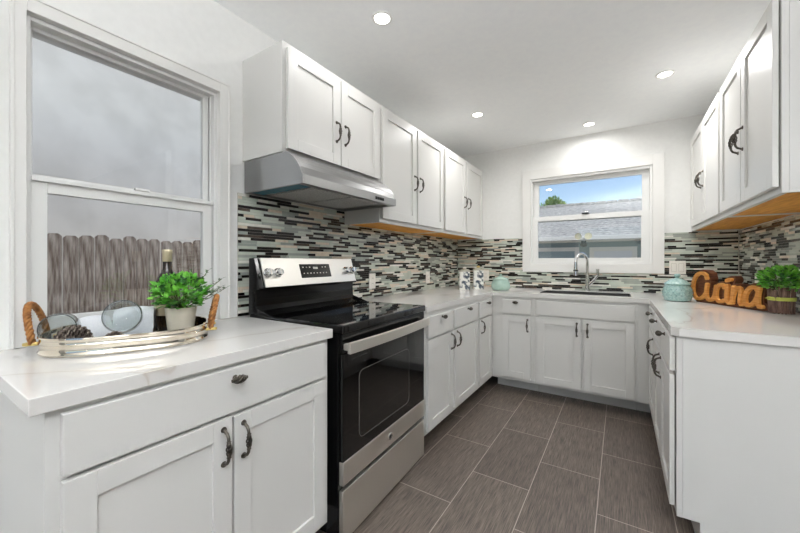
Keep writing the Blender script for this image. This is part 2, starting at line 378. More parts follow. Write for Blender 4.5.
for sx in (-1, 1):
    q = Vector((sx*.3, -1, -.1)).to_track_quat('Z', 'Y').to_matrix()
    B('exttrim').lathe([(0, -.05), (.05, -.05), (.085, .06), (.08, .06), (.05, -.02)], (sx*.09, -.10, .09), 18, q).use('floodlens').lathe([(0, .05), (.078, .055)], (sx*.09, -.10, .09), 18, q).build('lamp_head', fl, smooth=40)
B('exttrim').box(-.03, .03, -.06, 0, -.03, .05).build('bracket', fl)
# tree behind the garage
tr = empty('tree', (-1.31, 14.0, -.6), label='leafy green tree top rising behind the garage roof', cat='tree')
B('bark').tube([(0, 0, 0), (.05, 0, 1.4), (0, .05, 2.8), (.02, 0, 4.3)], [.16, .13, .09, .03], 10).build('trunk', tr, smooth=60)
m = B('treeleaf')
for i in range(1300):
    while True:
        p = Vector((rnd.uniform(-1, 1), rnd.uniform(-1, 1), rnd.uniform(-1, 1)))
        if .25 < p.length < 1: break
    c = rnd.choice([(0, 0, 3.85, .75), (.45, .1, 4.1, .50), (-.7, .1, 3.6, .7), (.25, -.1, 4.45, .36)])
    q = Vector((c[0], c[1], c[2])) + p*c[3]
    m.leaf(q, p + Vector((0, 0, .3)), (rnd.uniform(-1, 1), rnd.uniform(-1, 1), 1), .17, .09)
m.build('foliage', tr, recalc=False)

# ------------------------------------------------------------------ mosaic backsplash
def mosaic(name, label, axis, regions, face, seed):
    R = random.Random(seed); m = B('grout'); pitch = .01475; h = .0132
    mats = ['t_black', 't_green', 't_grey', 't_beige', 't_brown', 't_white']; wts = [31, 28, 17, 9, 7, 8]
    for (u0, u1, z0, z1) in regions:
        if axis == 'x+': m.use('grout').box(0.0005, .005, u0, u1, z0, z1)
        if axis == 'x-': m.use('grout').box(face-.005, face-.0005, u0, u1, z0, z1)
        if axis == 'y-': m.use('grout').box(u0, u1, -.005, -.0005, z0, z1)
    umin = min(r[0] for r in regions); umax = max(r[1] for r in regions); zmin = min(r[2] for r in regions); zmax = max(r[3] for r in regions)
    row = 0; z = zmin + .001
    while z < zmax - .004:
        u = umin - R.uniform(0, .14); last = None
        while u < umax:
            L = R.choice([.06, .09, .12, .15, .15, .2]) ; k = R.choices(mats, wts)[0]
            if k == last: k = R.choices(mats, wts)[0]
            last = k; t = .0085 + R.uniform(0, .0012)
            for (u0, u1, z0, z1) in regions:
                a = max(u, u0); b = min(u+L-.0016, u1); c = max(z, z0); d = min(z+h, z1)
                if b-a > .004 and d-c > .003:
                    m.use(k)
                    if axis == 'x+': m.box(.004, t, a, b, c, d)
                    elif axis == 'x-': m.box(face-t, face-.004, a, b, c, d)
                    else: m.box(a, b, -t, -.004, c, d)
            u += L
        z += pitch; row += 1
    o = m.build(name); return tag(o, label, 'backsplash', 'mosaic tile backsplashes')
ZT = .9115
struct(B('grout').box(2.4095, 2.4145, -.0145, -.0098, .912, 1.437).build('trim_1'), 'pale corner strip where two mosaic walls meet')
mosaic('tile_backsplash', 'glass and stone mosaic backsplash on the wall behind the range', 'x+', [(-2.768, -1.93, ZT, 1.532), (-2.768, -2.735, 1.532, 1.53), (-1.93, -.0105, ZT, 1.441)], 0, 3)
mosaic('tile_backsplash', 'glass and stone mosaic backsplash on the wall under the sink window', 'y-', [(.0, .744, ZT, 1.437), (.744, 1.941, ZT, 1.081), (1.941, 2.424, ZT, 1.437)], 0, 5)
mosaic('tile_backsplash', 'glass and stone mosaic backsplash behind the twig-potted plant', 'x-', [(-1.93, -.0105, ZT, 1.437)], 2.424, 9)

# ------------------------------------------------------------------ cabinet hardware (shared meshes)
def handle_mesh():
    m = B('pewter'); H = .051; pts = []
    for i in range(13):
        t = -1 + 2*i/12; pts.append((0, -.027*(1-abs(t)**4)**.6 - .001, t*H))
    rr = [.0048 if abs(-1+2*i/12) > .35 else .0032 for i in range(13)]
    m.tube(pts, rr, 10)
    for s_ in range(4):
        pa = []
        for i in range(15):
            t = i/14; a = 2*PI*(t*.75 + s_/4); r_ = .0072*math.sin(PI*t)**.6
            pa.append((r_*math.cos(a), -.0275+r_*math.sin(a), -.022+.044*t))
        m.tube(pa, .0026, 6)
    for sg in (-1, 1):
        m.lathe([(0, .004), (.0075, .004), (.009, 0), (0, 0)], (0, -.0, sg*H), 14, Vector((0, -1, 0)).to_track_quat('Z', 'Y').to_matrix())
        m.lathe([(.0032, -.003), (.0066, -.001), (.0066, .001), (.0032, .003)], (0, -.0275, sg*.0225), 12)
    return m.mesh('handle', smooth=50)
def pull_mesh():
    m = B('pewter'); q = Vector((0, -1, 0)).to_track_quat('Z', 'Y').to_matrix()
    m.lathe([(0, 0), (.009, 0), (.008, .003), (.0045, .006), (.0045, .016), (0, .016)], (0, 0, 0), 14, q)
    for s_ in range(6):
        pa = []
        for i in range(15):
            t = i/14; a = 2*PI*(t*.7 + s_/6); r_ = .0105*math.sin(PI*t)**.6
            pa.append((-.022+.044*t, -.024+r_*math.sin(a), r_*math.cos(a)))
        m.tube(pa, .0031, 6)
    m.lathe([(0, -.021), (.006, -.019), (.0075, 0), (.006, .019), (0, .021)], (0, -.024, 0), 12, Vector((1, 0, 0)).to_track_quat('Z', 'Y').to_matrix())
    for sg in (-1, 1): m.lathe([(0, -.003), (.005, -.002), (.005, .002), (0, .003)], (sg*.0225, -.024, 0), 10, Vector((1, 0, 0)).to_track_quat('Z', 'Y').to_matrix())
    return m.mesh('pull', smooth=50)
HM, PM = handle_mesh(), pull_mesh()
def hw(me, name, parent, loc):
    o = link(bpy.data.objects.new(name, me)); o.parent = parent; o.location = loc; return o
DT = .020
def shaker(x0, x1, z0, z1, st=.057):
    m = B('white'); f = -DT-.002; b = -.004
    m.box(x0, x0+st, f, b, z0, z1).box(x1-st, x1, f, b, z0, z1).box(x0+st, x1-st, f, b, z0, z0+st).box(x0+st, x1-st, f, b, z1-st, z1)
    m.box(x0+st-.002, x1-st+.002, f+.009, b, z0+st-.002, z1-st+.002)
    return m
def cabinet(name, label, cat, group, org, rz, wd, dp, z0, z1, fronts, kick=None, upper=False, kdp=.075, top=None):
    e = empty(name, (org[0], org[1], 0), rz, label, cat, group); g = .0015
    m = B('white'); m.box(0, wd, 0, .02, z0, z1)
    if upper:
        m.box(g, wd-g, .0205, dp, z0+.014, z1-g)
        m.box(g, .019, .0205, dp, z0, z0+.014).box(wd-.019, wd-g, .0205, dp, z0, z0+.014)
    else:
        m.box(g, wd-g, .0205, dp, z0, (top or z1)-g)
    m.build('body', e, bev=.0012)
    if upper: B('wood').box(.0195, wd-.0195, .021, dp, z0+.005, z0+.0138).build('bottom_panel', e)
    if not upper: B('white').box(g, wd-g, kdp, dp, 0.0, z0).build('toe_kick', e)
    for fr in fronts:
        kind, x0, x1, a, b = fr[:5]; hs = fr[5] if len(fr) > 5 else None
        if kind == 'door':
            d = shaker(x0, x1, a, b).build('door', e, bev=.0014)
            if hs: hw(HM, 'handle', d, (hs[0], -DT-.002, hs[1]))
        else:
            d = B('white').box(x0, x1, -DT-.002, -.002, a, b).build('drawer', e, bev=.002)
            if kind == 'panel': d.name = 'false_front'
            if hs: hw(PM, 'knob', d, (hs[0], -DT-.002, hs[1]))
    return e

# ------------------------------------------------------------------ base cabinets (z0 = underside of face frame)
ZF = .875; ZK = .119; XF = .609
# near cabinet left of the range; local x = world y + 3.575
yo = -3.575
cabinet('base_cabinet', 'white base cabinet with wide drawer over two doors, under the tray', 'base cabinet', 'white base cabinets', (XF-.003, yo), PI/2, .821, .60, ZK, ZF-.001,
        [('drawer', .023, .786, .728, .862, (.408, .832)), ('door', .023, .399, .15, .717, (.372, .636)), ('door', .406, .788, .15, .714, (.436, .633))])
# run beyond the range
yo = -1.932
cabinet('base_cabinet', 'white two-door two-drawer base cabinet right beside the range', 'base cabinet', 'white base cabinets', (XF, yo), PI/2, .905, .60, ZK, ZF-.001,
        [('drawer', .014, .385, .715, .845, (.205, .827)), ('drawer', .420, .886, .715, .845, (.66, .827)),
         ('door', .014, .385, .145, .700, (.355, .635)), ('door', .420, .886, .145, .700, (.452, .635))], kdp=.17)
cabinet('base_cabinet', 'narrow white base cabinet with one drawer and door at the canister corner', 'base cabinet', 'white base cabinets', (XF, -1.0265), PI/2, .412, .60, ZK, ZF-.001,
        [('drawer', .030, .335, .715, .845, (.2, .827)), ('door', .030, .335, .145, .700, (.062, .635))], kdp=.17)
# back run; local x = world x - .63
yb = -.614
cabinet('base_cabinet', 'narrow white base cabinet with one drawer and door left of the sink cabinet', 'base cabinet', 'white base cabinets', (.610, yb), 0, .373, .60, ZK, ZF-.001,
        [('drawer', .100, .345, .722, .848, (.222, .825)), ('door', .100, .345, .148, .705, (.320, .625))], kdp=.17)
cabinet('base_cabinet', 'wide white sink base cabinet with two doors below the faucet', 'base cabinet', 'white base cabinets', (.984, yb), 0, .744, .60, ZK, ZF-.001,
        [('panel', .025, .723, .728, .848), ('door', .025, .362, .142, .712, (.333, .63)), ('door', .381, .723, .142, .712, (.41, .63))], kdp=.17, top=.69)
tag(B('white').box(1.7285, 1.8135, yb, yb+.55, ZK, ZF-.001).box(1.7285, 1.8135, yb+.17, yb+.55, 0, ZK).build('filler_panel', bev=.001), 'plain white filler panel between sink cabinet and right-hand cabinets', 'filler panel')
# right run; local x = -.614 - world y
xo = 1.815
cabinet('base_cabinet', 'narrow white base cabinet with one drawer below the teal pot', 'base cabinet', 'white base cabinets', (xo, -.6155), -PI/2, .496, .60, ZK, ZF-.001,
        [('drawer', .06, .475, .722, .866, (.38, .846)), ('door', .06, .475, .15, .705, (.44, .64))])
cabinet('base_cabinet', 'white base cabinet with tall plain end panel under the carved wooden sign', 'base cabinet', 'white base cabinets', (xo, -1.112), -PI/2, .827, .60, ZK, ZF-.001,
        [('drawer', .015, .395, .722, .866, (.22, .846)), ('drawer', .415, .808, .722, .866, (.63, .846)),
         ('door', .015, .395, .15, .705, (.363, .64)), ('door', .415, .808, .15, .705, (.445, .64))])

# ------------------------------------------------------------------ worktops
CT, CB = .911, .875
tag(B('quartz').box(.004, .627, -3.602, -2.743, CB, CT).build('worktop', bev=.002), 'white quartz worktop beneath the left window holding the tray', 'worktop')
m = B('quartz')
m.prism([(.002, -1.934), (.626, -1.934), (.626, -.639), (.626, -.0015), (.002, -.0015)], 'z', CB, CT)
SX0, SX1, SY0, SY1 = 1.00, 1.69, -.53, -.17
m.box(.626, SX0, -.639, -.0015, CB, CT).box(SX1, 1.797, -.639, -.0015, CB, CT).box(SX0, SX1, -.639, SY0, CB, CT).box(SX0, SX1, SY1, -.0015, CB, CT)
m.prism([(1.797, -.639), (1.797, -1.925), (1.822, -1.952), (2.423, -1.952), (2.423, -.0015), (1.797, -.0015)], 'z', CB, CT)
bmesh.ops.remove_doubles(m.bm, verts=m.bm.verts, dist=1e-5)
tag(m.build('worktop'), 'white quartz worktop wrapping round three walls past the sink', 'worktop')
# sink
m = B('sinksteel'); t = .004; zb = .70; a0, a1, b0, b1 = SX0+.006, SX1-.006, SY0+.006, SY1-.006; zs = CT-.0025
m.box(a0-t, a0, b0-t, b1+t, zb, zs).box(a1, a1+t, b0-t, b1+t, zb, zs).box(a0, a1, b0-t, b0, zb, zs).box(a0, a1, b1, b1+t, zb, zs).box(a0-t, a1+t, b0-t, b1+t, zb-t, zb)
sk_ = empty('kitchen_sink', (1.345, -.35, .7), label='stainless sink sunk in the worktop below the window', cat='sink')
o = m.build('basin', sk_, bev=.002); o.location = (-1.345, .35, -.7)
B('chrome').lathe([(0, .001), (.035, .001), (.04, .004), (.045, .001)], (0, 0, 0), 24).build('drain', sk_, smooth=40)
# faucet
fx, fy = 1.355, -.095
fa = empty('faucet', (fx, fy, CT), label='chrome gooseneck pull-down faucet with side lever behind the sink', cat='faucet')
B('chrome').lathe([(0, 0), (.028, 0), (.028, .006), (.019, .012), (.017, .16), (0, .16)], (0, 0, 0), 24).build('base', fa, smooth=40)
pts = [(0, 0, .15), (0, 0, .27)]; dx, dy = -.55, -.83
for i in range(1, 15):
    a = PI*i/14; r_ = .078; pts.append((dx*r_*(1-math.cos(a)), dy*r_*(1-math.cos(a)), .27+r_*math.sin(a)*1.05))
B('chrome').tube(pts, .0125, 14).build('spout', fa, smooth=60)
ex, ey = pts[-1][0], pts[-1][1]
B('chrome').lathe([(0, .02), (.014, .02), (.017, -.04), (.0195, -.095), (.021, -.105), (0, -.105)], (ex, ey, .255), 20).use('dark').lathe([(.0205, -.062), (.0208, -.072)], (ex, ey, .262), 20).lathe([(0, -.1055), (.018, -.1055)], (ex, ey, .255), 20).build('spray_head', fa, smooth=40)
B('chrome').tube([(.012, 0, .055), (.055, -.01, .105), (.085, -.012, .15)], [.015, .013, .011], 14).cyl((.085, -.012, .145), (.085, -.012, .20), .0115, 14).cyl((.085, -.012, .195), (.085, -.012, .207), .0145, 14).build('lever', fa, smooth=50)

# ------------------------------------------------------------------ wall cabinets
ZU, ZUT = 1.442, 2.207; XU = .307
zd0, zd1 = 1.468, 2.182
yo = -2.742
cabinet('wall_cabinet', 'short white two-door wall cabinet directly above the range hood', 'wall cabinet', 'white wall cabinets', (XU, yo), PI/2, .757, XU-.001, 1.694, ZUT,
        [('door', .019, .372, 1.710, 2.178, (.340, 1.885)), ('door', .378, .735, 1.710, 2.178, (.410, 1.885))], upper=True)
yo = -1.984
cabinet('wall_cabinet', 'tall white two-door wall cabinet right of the range hood', 'wall cabinet', 'white wall cabinets', (XU, yo), PI/2, .93, XU-.001, ZU, ZUT,
        [('door', .012, .447, zd0, zd1, (.418, 1.77)), ('door', .470, .912, zd0, zd1, (.50, 1.77))], upper=True)
cabinet('wall_cabinet', 'white two-door wall cabinet in the far corner above the canisters', 'wall cabinet', 'white wall cabinets', (XU, -1.053), PI/2, 1.050, XU-.001, ZU, ZUT,
        [('door', .025, .487, zd0, zd1, (.457, 1.77)), ('door', .527, .98, zd0, zd1, (.557, 1.77))], upper=True)
XR = 2.122
cabinet('wall_cabinet', 'white two-door wall cabinet beside the sink window', 'wall cabinet', 'white wall cabinets', (XR, -.0015), -PI/2, 1.089, 2.423-XR, ZU, ZUT,
        [('door', .12, .59, zd0, zd1, (.558, 1.765)), ('door', .60, 1.07, zd0, zd1, (.632, 1.765))], upper=True)
cabinet('wall_cabinet', 'white two-door wall cabinet hanging above the twig-potted plant', 'wall cabinet', 'white wall cabinets', (XR, -1.0915), -PI/2, .843, 2.423-XR, ZU, ZUT,
        [('door', .018, .42, zd0, zd1, (.388, 1.765)), ('door', .430, .831, zd0, zd1, (.462, 1.765))], upper=True)

# ------------------------------------------------------------------ range hood
hd = empty('range_hood', (0, -2.736, 1.533), label='stainless under-cabinet range hood with curved front above the range', cat='range hood')
HL = .75
prof = [(.327, .1595), (.348, .149), (.374, .130), (.398, .106), (.418, .078), (.432, .046), (.438, .042), (.438, .0)]
full = [(.010, 0), (.010, .1595)] + prof
m = B('steel_h'); m.prism(full, 'y', 0, .012).prism(full, 'y', HL-.012, HL)
inner = [(p[0]-.010, max(p[1]-.008, .0)) for p in prof]
m.prism([(.010, .1515), (.010, .1595)] + [prof[0], inner[0]], 'y', .012, HL-.012)
for i in range(len(prof)-1): m.prism([prof[i], prof[i+1], inner[i+1], inner[i]], 'y', .012, HL-.012)
m.box(.010, .016, .012, HL-.012, 0, .16).box(.40, .427, .012, HL-.012, 0.001, .006)
m.build('hood_shell', hd, bev=.0012)
B('steel_h').box(.016, .426, .0125, HL-.0125, .014, .018).build('underside_panel', hd)
for y0 in (.13, .40): B('filter').box(.04, .37, y0, y0+.25, .005, .0135).build('grease_filter', hd, bev=.003)
B('hoodteal').box(.03, .395, .018, .095, .003, .0135).build('teal_strip', hd, bev=.004)  # teal strip along the left of the underside
for i in range(4): B('black').box(.432, .4425, .535+i*.022, .551+i*.022, .012, .028).build('button', hd, bev=.002)

# ------------------------------------------------------------------ range (local x along the front, local y into the wall)
RW = .775
rg = empty('kitchen_range', (.628, -2.713, 0), PI/2 + math.radians(2.7), 'stainless and black electric range between the two left worktops', 'range')
B('black').box(0, RW, 0, .575, .03, .885).build('body', rg, bev=.003)
for lx in (.05, RW-.05):
    for ly in (.06, .5): B('black').cyl((lx, ly, 0), (lx, ly, .03), .018, 12).build('foot', rg)
B('steel').box(.004, RW-.004, -.022, -.001, .018, .230).build('drawer', rg, bev=.003)
dr = B('blackglass').box(.004, RW-.004, -.022, -.001, .350, .800).build('door', rg, bev=.003)
B('steel').box(.004, RW-.004, -.024, -.001, .252, .349).build('lower_strip', dr, bev=.003)
m = B('ovenglass'); x0, x1, z0, z1, r_ = .115, .575, .405, .705, .03; pts = []
for cx_, cz_, a0 in ((x1-r_, z0+r_, -PI/2), (x1-r_, z1-r_, 0), (x0+r_, z1-r_, PI/2), (x0+r_, z0+r_, PI)):
    for i in range(5): a = a0 + PI/2*i/4; pts.append((cx_+r_*math.cos(a), cz_+r_*math.sin(a)))
m.prism(pts, 'y', -.0232, -.021).build('window', dr)
mm = B('wintrim'); mm.tube([(p[0], -.0228, p[1]) for p in pts], .0016, 6, closed=True); mm.build('window_trim', dr)
pts = []
for i in range(17):
    t = i/16; pts.append((.004 + (RW-.008)*t, -.062 - .014*math.sin(PI*t)))
m = B('steel'); outer = pts; inn = [(p[0], p[1]+.016) for p in pts]
for i in range(16): m.prism([outer[i], outer[i+1], inn[i+1], inn[i]], 'z', .806, .852)
bmesh.ops.remove_doubles(m.bm, verts=m.bm.verts, dist=1e-5)
hb = m.build('handle', dr, bev=.002)
for a_ in (.006, RW-.028): B('steel').box(a_, a_+.022, -.050, -.0225, .818, .845).build('handle_mount', hb, bev=.003)
q = Vector((0, -1, 0)).to_track_quat('Z', 'Y').to_matrix()
lg = B('chrome').lathe([(0, 0), (.0165, 0), (.018, .0015), (.0165, .003), (.015, .002), (0, .002)], (.376, -.024, .300), 28, q)
lg.use('dark')
for s_ in (-1, 1):
    lg.tube([(.376+s_*(.002+.005*math.cos(a)), -.0268, .300+.0062*math.sin(a)) for a in [2*PI*i/14 for i in range(12)]], .0008, 5)
lg.build('emblem', dr, smooth=40)
B('black').box(.002, RW-.002, -.020, .0, .803, .884).build('vent_trim', rg, bev=.002)
B('blackglass').box(-.001, RW+.001, -.030, .570, .886, .922).build('cooktop', rg, bev=.006)
# riser and tilted console
m = B('black'); m.prism([(.455, .923), (.575, .923), (.575, 1.203), (.538, 1.206), (.492, 1.055), (.496, 1.048), (.524, 1.044), (.528, 1.0), (.524, .965), (.508, .942)], 'x', -.001, RW+.001)
m.prism([(.40, .9225), (.523, .960), (.527, 1.046), (.575, 1.046), (.575, .9225)], 'x', -.002, .010).prism([(.40, .9225), (.523, .960), (.527, 1.046), (.575, 1.046), (.575, .9225)], 'x', RW-.010, RW+.002)
m.build('backguard', rg, bev=.003)
def con(yy_off, z):   # front face of console at height z
    t = (z-1.055)/(1.205-1.055); return .490 + (.535-.490)*t - yy_off
m = B('steel'); m.prism([(con(.010, 1.058), 1.058), (con(.0, 1.058), 1.058), (con(0, 1.203), 1.203), (con(.010, 1.206), 1.206)], 'x', .028, RW-.018)
m.build('control_panel', rg, bev=.002)
m = B('blackglass'); m.prism([(con(.0115, 1.095), 1.095), (con(.009, 1.095), 1.095), (con(.009, 1.172), 1.172), (con(.0115, 1.172), 1.172)], 'x', .274, .520)
ds = m.build('display', rg, bev=.001)
m = B('plate')
for rz_ in (1.118, 1.152):
    for i in range(8):
        xx = .294 + i*.026
        if rz_ > 1.13 and 2 < i < 6: continue
        m.prism([(con(.0121, rz_), rz_), (con(.0113, rz_), rz_), (con(.0113, rz_+.005), rz_+.005), (con(.0121, rz_+.005), rz_+.005)], 'x', xx, xx+.009)
m.prism([(con(.0121, 1.144), 1.144), (con(.0113, 1.144), 1.144), (con(.0113, 1.156), 1.156), (con(.0121, 1.156), 1.156)], 'x', .377, .414)
m.build('display_print', ds)
nrm = Vector((0, -(1.205-1.055), (.535-.490))).normalized(); q = nrm.to_track_quat('Z', 'Y').to_matrix()
for lx in (.052, .114, .664, .726):
    m = B('chrome').lathe([(0, 0), (.024, 0), (.024, .006), (.0195, .008), (.0185, .028), (.016, .031), (0, .031)], (lx, con(.0105, 1.128), 1.128), 24, q)
    c0 = Vector((lx, con(.0105, 1.128), 1.128)) + nrm*.0312
    m.use('steel').tube([c0 + q @ Vector((0, -.016, 0)), c0 + q @ Vector((0, .016, 0))], .004, 8)
    m.build('knob', rg, smooth=40)

# ------------------------------------------------------------------ switch plates and outlets
def outlet(axis, u, z, wd, hh, label, name='wall_outlet', group='outlets in the mosaic backsplash', rockers=None, face=0):
    e = empty(name, {'x+': (.0101, u, z), 'y-': (u, -.0101, z), 'x-': (2.424-.0101, u, z)}[axis], {'x+': PI/2, 'y-': 0, 'x-': -PI/2}[axis], label, 'wall outlet' if name == 'wall_outlet' else 'light switch', group)
    B('plate').box(-wd/2, wd/2, -.006, 0, -hh/2, hh/2).build('cover_plate', e, bev=.002)
    if rockers:
        for k_ in rockers: B('plate').box(k_-.016, k_+.016, -.0095, -.006, -.033, .033).use('grout').box(k_-.018, k_+.018, -.0064, -.006, -.035, .035).build('rocker', e)  # grout-coloured rim paints the shaded gap round the rocker
    else:
        for dz in (-.02, .02):
            m_ = B('plate').box(-.017, .017, -.008, -.006, dz-.014, dz+.014).use('dark').box(-.008, -.006, -.0083, -.008, dz-.004, dz+.006).box(.006, .008, -.0083, -.008, dz-.004, dz+.006)
            m_.build('socket', e)
outlet('x+', -1.672, 1.038, .078, .118, 'white wall outlet on the mosaic just right of the range')
outlet('x+', -.768, 1.033, .078, .115, 'white wall outlet on the mosaic left of the canisters')
outlet('y-', .345, 1.033, .074, .115, 'white wall outlet between the canisters and the mint sugar pot')
outlet('y-', 2.029, 1.137, .112, .116, 'double white light switch plate right of the sink window', 'light_switch', None, (-.025, .025))
outlet('x-', -.45, 1.05, .074, .115, 'white wall outlet behind the twig-potted plant')

# ------------------------------------------------------------------ recessed lamps
def downlight(x, y, label, watts):
    e = empty('recessed_light', (x, y, CZ), 0, label, 'recessed light', 'recessed ceiling lights')
    B('trim').lathe([(.038, -.001), (.040, -.005), (.051, -.004), (.053, 0), (.038, 0)], (0, 0, 0), 40).build('trim_ring', e, smooth=40)
    B('lens').lathe([(0, -.002), (.0385, -.002)], (0, 0, 0), 40).build('lens', e)
    ld = bpy.data.lights.new('bulb', 'AREA'); ld.shape = 'DISK'; ld.size = .074; ld.energy = watts; ld.color = (1, .99, .975); ld.spread = math.radians(170)
    lo = link(bpy.data.objects.new('bulb', ld)); lo.parent = e; lo.location = (0, 0, -.008)
downlight(.601, -2.363, 'recessed ceiling light nearest above the range hood cabinet', 1.8)
downlight(.610, -1.007, 'recessed ceiling light above the left row of tall wall cabinets', 3.8)
downlight(1.381, -.277, 'recessed ceiling light close to the sink window wall', 2.2)
downlight(1.864, -.939, 'recessed ceiling light beside the right-hand wall cabinets', 5.8)
for (x, y) in ((.9, -5.6), (2.6, -5.6)):  # extra lamps out of view, added to raise the room light
    downlight(x, y, 'added unseen recessed fill light on the dining side near the glazed door', 4.0)

# ------------------------------------------------------------------ tray and what is on it
TX, TY, TA = .200, -3.275, 1.10
TZ = CT + .0005
def sup(a, b, n, k=72):
    o_ = []
    for i in range(k):
        t = 2*PI*i/k; c, s_ = math.cos(t), math.sin(t)
        o_.append((a*math.copysign(abs(c)**(2/n), c), b*math.copysign(abs(s_)**(2/n), s_)))
    return o_
ty = empty('serving_tray', (TX, TY, TZ), TA, 'oval polished metal tray with two rope handles on the near worktop', 'tray')
def wall_ring(m, a, b, n, prof, k=72):
    rings = []
    for off, z in prof: rings.append([m.bm.verts.new((p[0], p[1], z)) for p in sup(a+off, b+off, n, k)])
    for A, B_ in zip(rings, rings[1:]):
        for i in range(k): m._f([A[i], A[(i+1) % k], B_[(i+1) % k], B_[i]])
    return rings
ta, tb, tn = .222, .180, 2.8
m = B('mirror')
R0 = wall_ring(m, ta, tb, tn, [(0, 0), (.003, .003), (.003, .007), (0, .010), (.0, .030), (.0025, .033), (0, .036), (0, .047), (.003, .050), (.002, .054), (-.003, .054), (-.004, .050), (-.004, .006)])
m._f(R0[0][::-1]); m._f(R0[-1])
m.build('pan', ty, smooth=50)
def twist(m, path, r, strands=3, turns=9, seg=7):
    path = [Vector(p) for p in path]; n = len(path)
    for s_ in range(strands):
        pa = []
        for i, p in enumerate(path):
            t_ = (path[min(i+1, n-1)] - path[max(i-1, 0)]).normalized(); u = t_.cross(Vector((1, .3, .2))).normalized(); v_ = t_.cross(u)
            a = 2*PI*(s_/strands + turns*i/n); pa.append(p + (u*math.cos(a) + v_*math.sin(a))*r*.62)
        m.tube(pa, r*.52, seg)
    return m
for sg in (-1, 1):
    pth = []
    for i in range(61):
        a = PI*i/60; pth.append((sg*(ta+.010+.022*math.sin(a)), -.062*math.cos(a), (.030 + .112*math.sin(a)**.8)))
    h_ = twist(B('rope'), pth, .0088).build('handle', ty, smooth=60)
    for e in (-1, 1):
        B('gold').cyl((sg*(ta-.012), e*.062, .030), (sg*(ta+.020), e*.062, .030), .0055, 12).lathe([(0, -.006), (.008, -.004), (.009, 0), (.008, .004), (0, .006)], (sg*(ta+.022), e*.062, .030), 14).build('bolt', h_, smooth=40)
TB = TZ + .0065
# potted plant
def foliage(name, parent, mats, n, c, rad, leaf, seed, stems=10, base=0, xmax=9):
    R = random.Random(seed); m = MB()
    for i in range(n):
        while True:
            p = Vector((R.uniform(-1, 1), R.uniform(-1, 1), R.uniform(-1, 1)))
            if .35 < p.length < 1 and p.z > -.75: break
        q_ = Vector((c[0]+p.x*rad[0], c[1]+p.y*rad[1], c[2]+p.z*rad[2]))
        q_.x = min(q_.x, xmax)
        d = Vector((p.x if q_.x < xmax else -.3, p.y, p.z*.5+.35)) + Vector((R.uniform(-.6, .6), R.uniform(-.6, .6), R.uniform(-.4, .5)))
        m.use(R.choices([k for k, _ in mats], [w_ for _, w_ in mats])[0])
        m.leaf(q_, d, (R.uniform(-.7, .7), R.uniform(-.7, .7), 1), leaf*R.uniform(.75, 1.2), leaf*R.uniform(.68, .9))
    o = m.build(name, parent, recalc=False)
    m = B('stemg')
    for i in range(stems):
        a = R.uniform(0, 2*PI) if xmax > 1 else R.uniform(1.4, 4.9); r_ = R.uniform(.1, .8)
        m.tube([(0, 0, base), (c[0]*.5+math.cos(a)*rad[0]*r_*.4, c[1]*.5+math.sin(a)*rad[1]*r_*.4, (base+c[2])/2), (c[0]+math.cos(a)*rad[0]*r_, c[1]+math.sin(a)*rad[1]*r_, c[2]+rad[2]*R.uniform(-.2, .6))], .0018, 5)
    m.build('stems', parent); return o
pp = empty('potted_plant', (.205, -3.125, TB), 0, 'small bushy green plant in a cream stoneware pot on the tray', 'potted plant')
B('pot').lathe([(0, 0), (.038, 0), (.042, .003), (.0525, .092), (.053, .095), (.050, .096), (.047, .088), (0, .088)], (0, 0, 0), 40).build('pot', pp, smooth=40)
B('soil').lathe([(0, .0885), (.047, .0885)], (0, 0, 0), 30).build('soil', pp)
foliage('foliage', pp, [('leaf', 8), ('leafdark', 2)], 460, (0, 0, .146), (.092, .092, .068), .025, 21, 14, .088)
m = MB(); R = random.Random(5)
for (tx, ty_, tz) in ((.035, .085, .235), (.07, .12, .20), (.10, .10, .17), (-.02, .05, .238), (.085, .13, .165)):
    m.use('stemg').tube([(0, .01, .09), (tx*.6, ty_*.6, tz*.75), (tx, ty_, tz)], .0012, 5)
    for k_ in range(12):
        t = .62 + .38*k_/11; a = k_*2.4; m.use('leafpale' if tx > .05 else 'leafdark').leaf((tx*t, ty_*t, .09+(tz-.09)*t), (math.cos(a), math.sin(a), .5), (0, 0, 1), .017, .008)
m.build('sprigs', pp, recalc=False)
# bottle behind it
bt = empty('wine_bottle', (.118, -3.135, TB), 0, 'dark wine bottle with gold foil neck behind the potted plant', 'bottle')
B('bottle').lathe([(0, .004), (.030, 0), (.0365, .004), (.037, .02), (.037, .185), (.034, .203), (.022, .224), (.0155, .238), (.0145, .29), (0, .29)], (0, 0, 0), 32).build('glass_body', bt, smooth=50)
B('foil').lathe([(.0150, .268), (.0162, .270), (.0160, .300), (.0172, .302), (.0172, .312), (.0155, .315), (0, .3155)], (0, 0, 0), 28).build('foil', bt, smooth=40)
B('label').lathe([(.0373, .06), (.0376, .061), (.0376, .15), (.0373, .151)], (0, 0, 0), 32).build('label', bt, smooth=40)
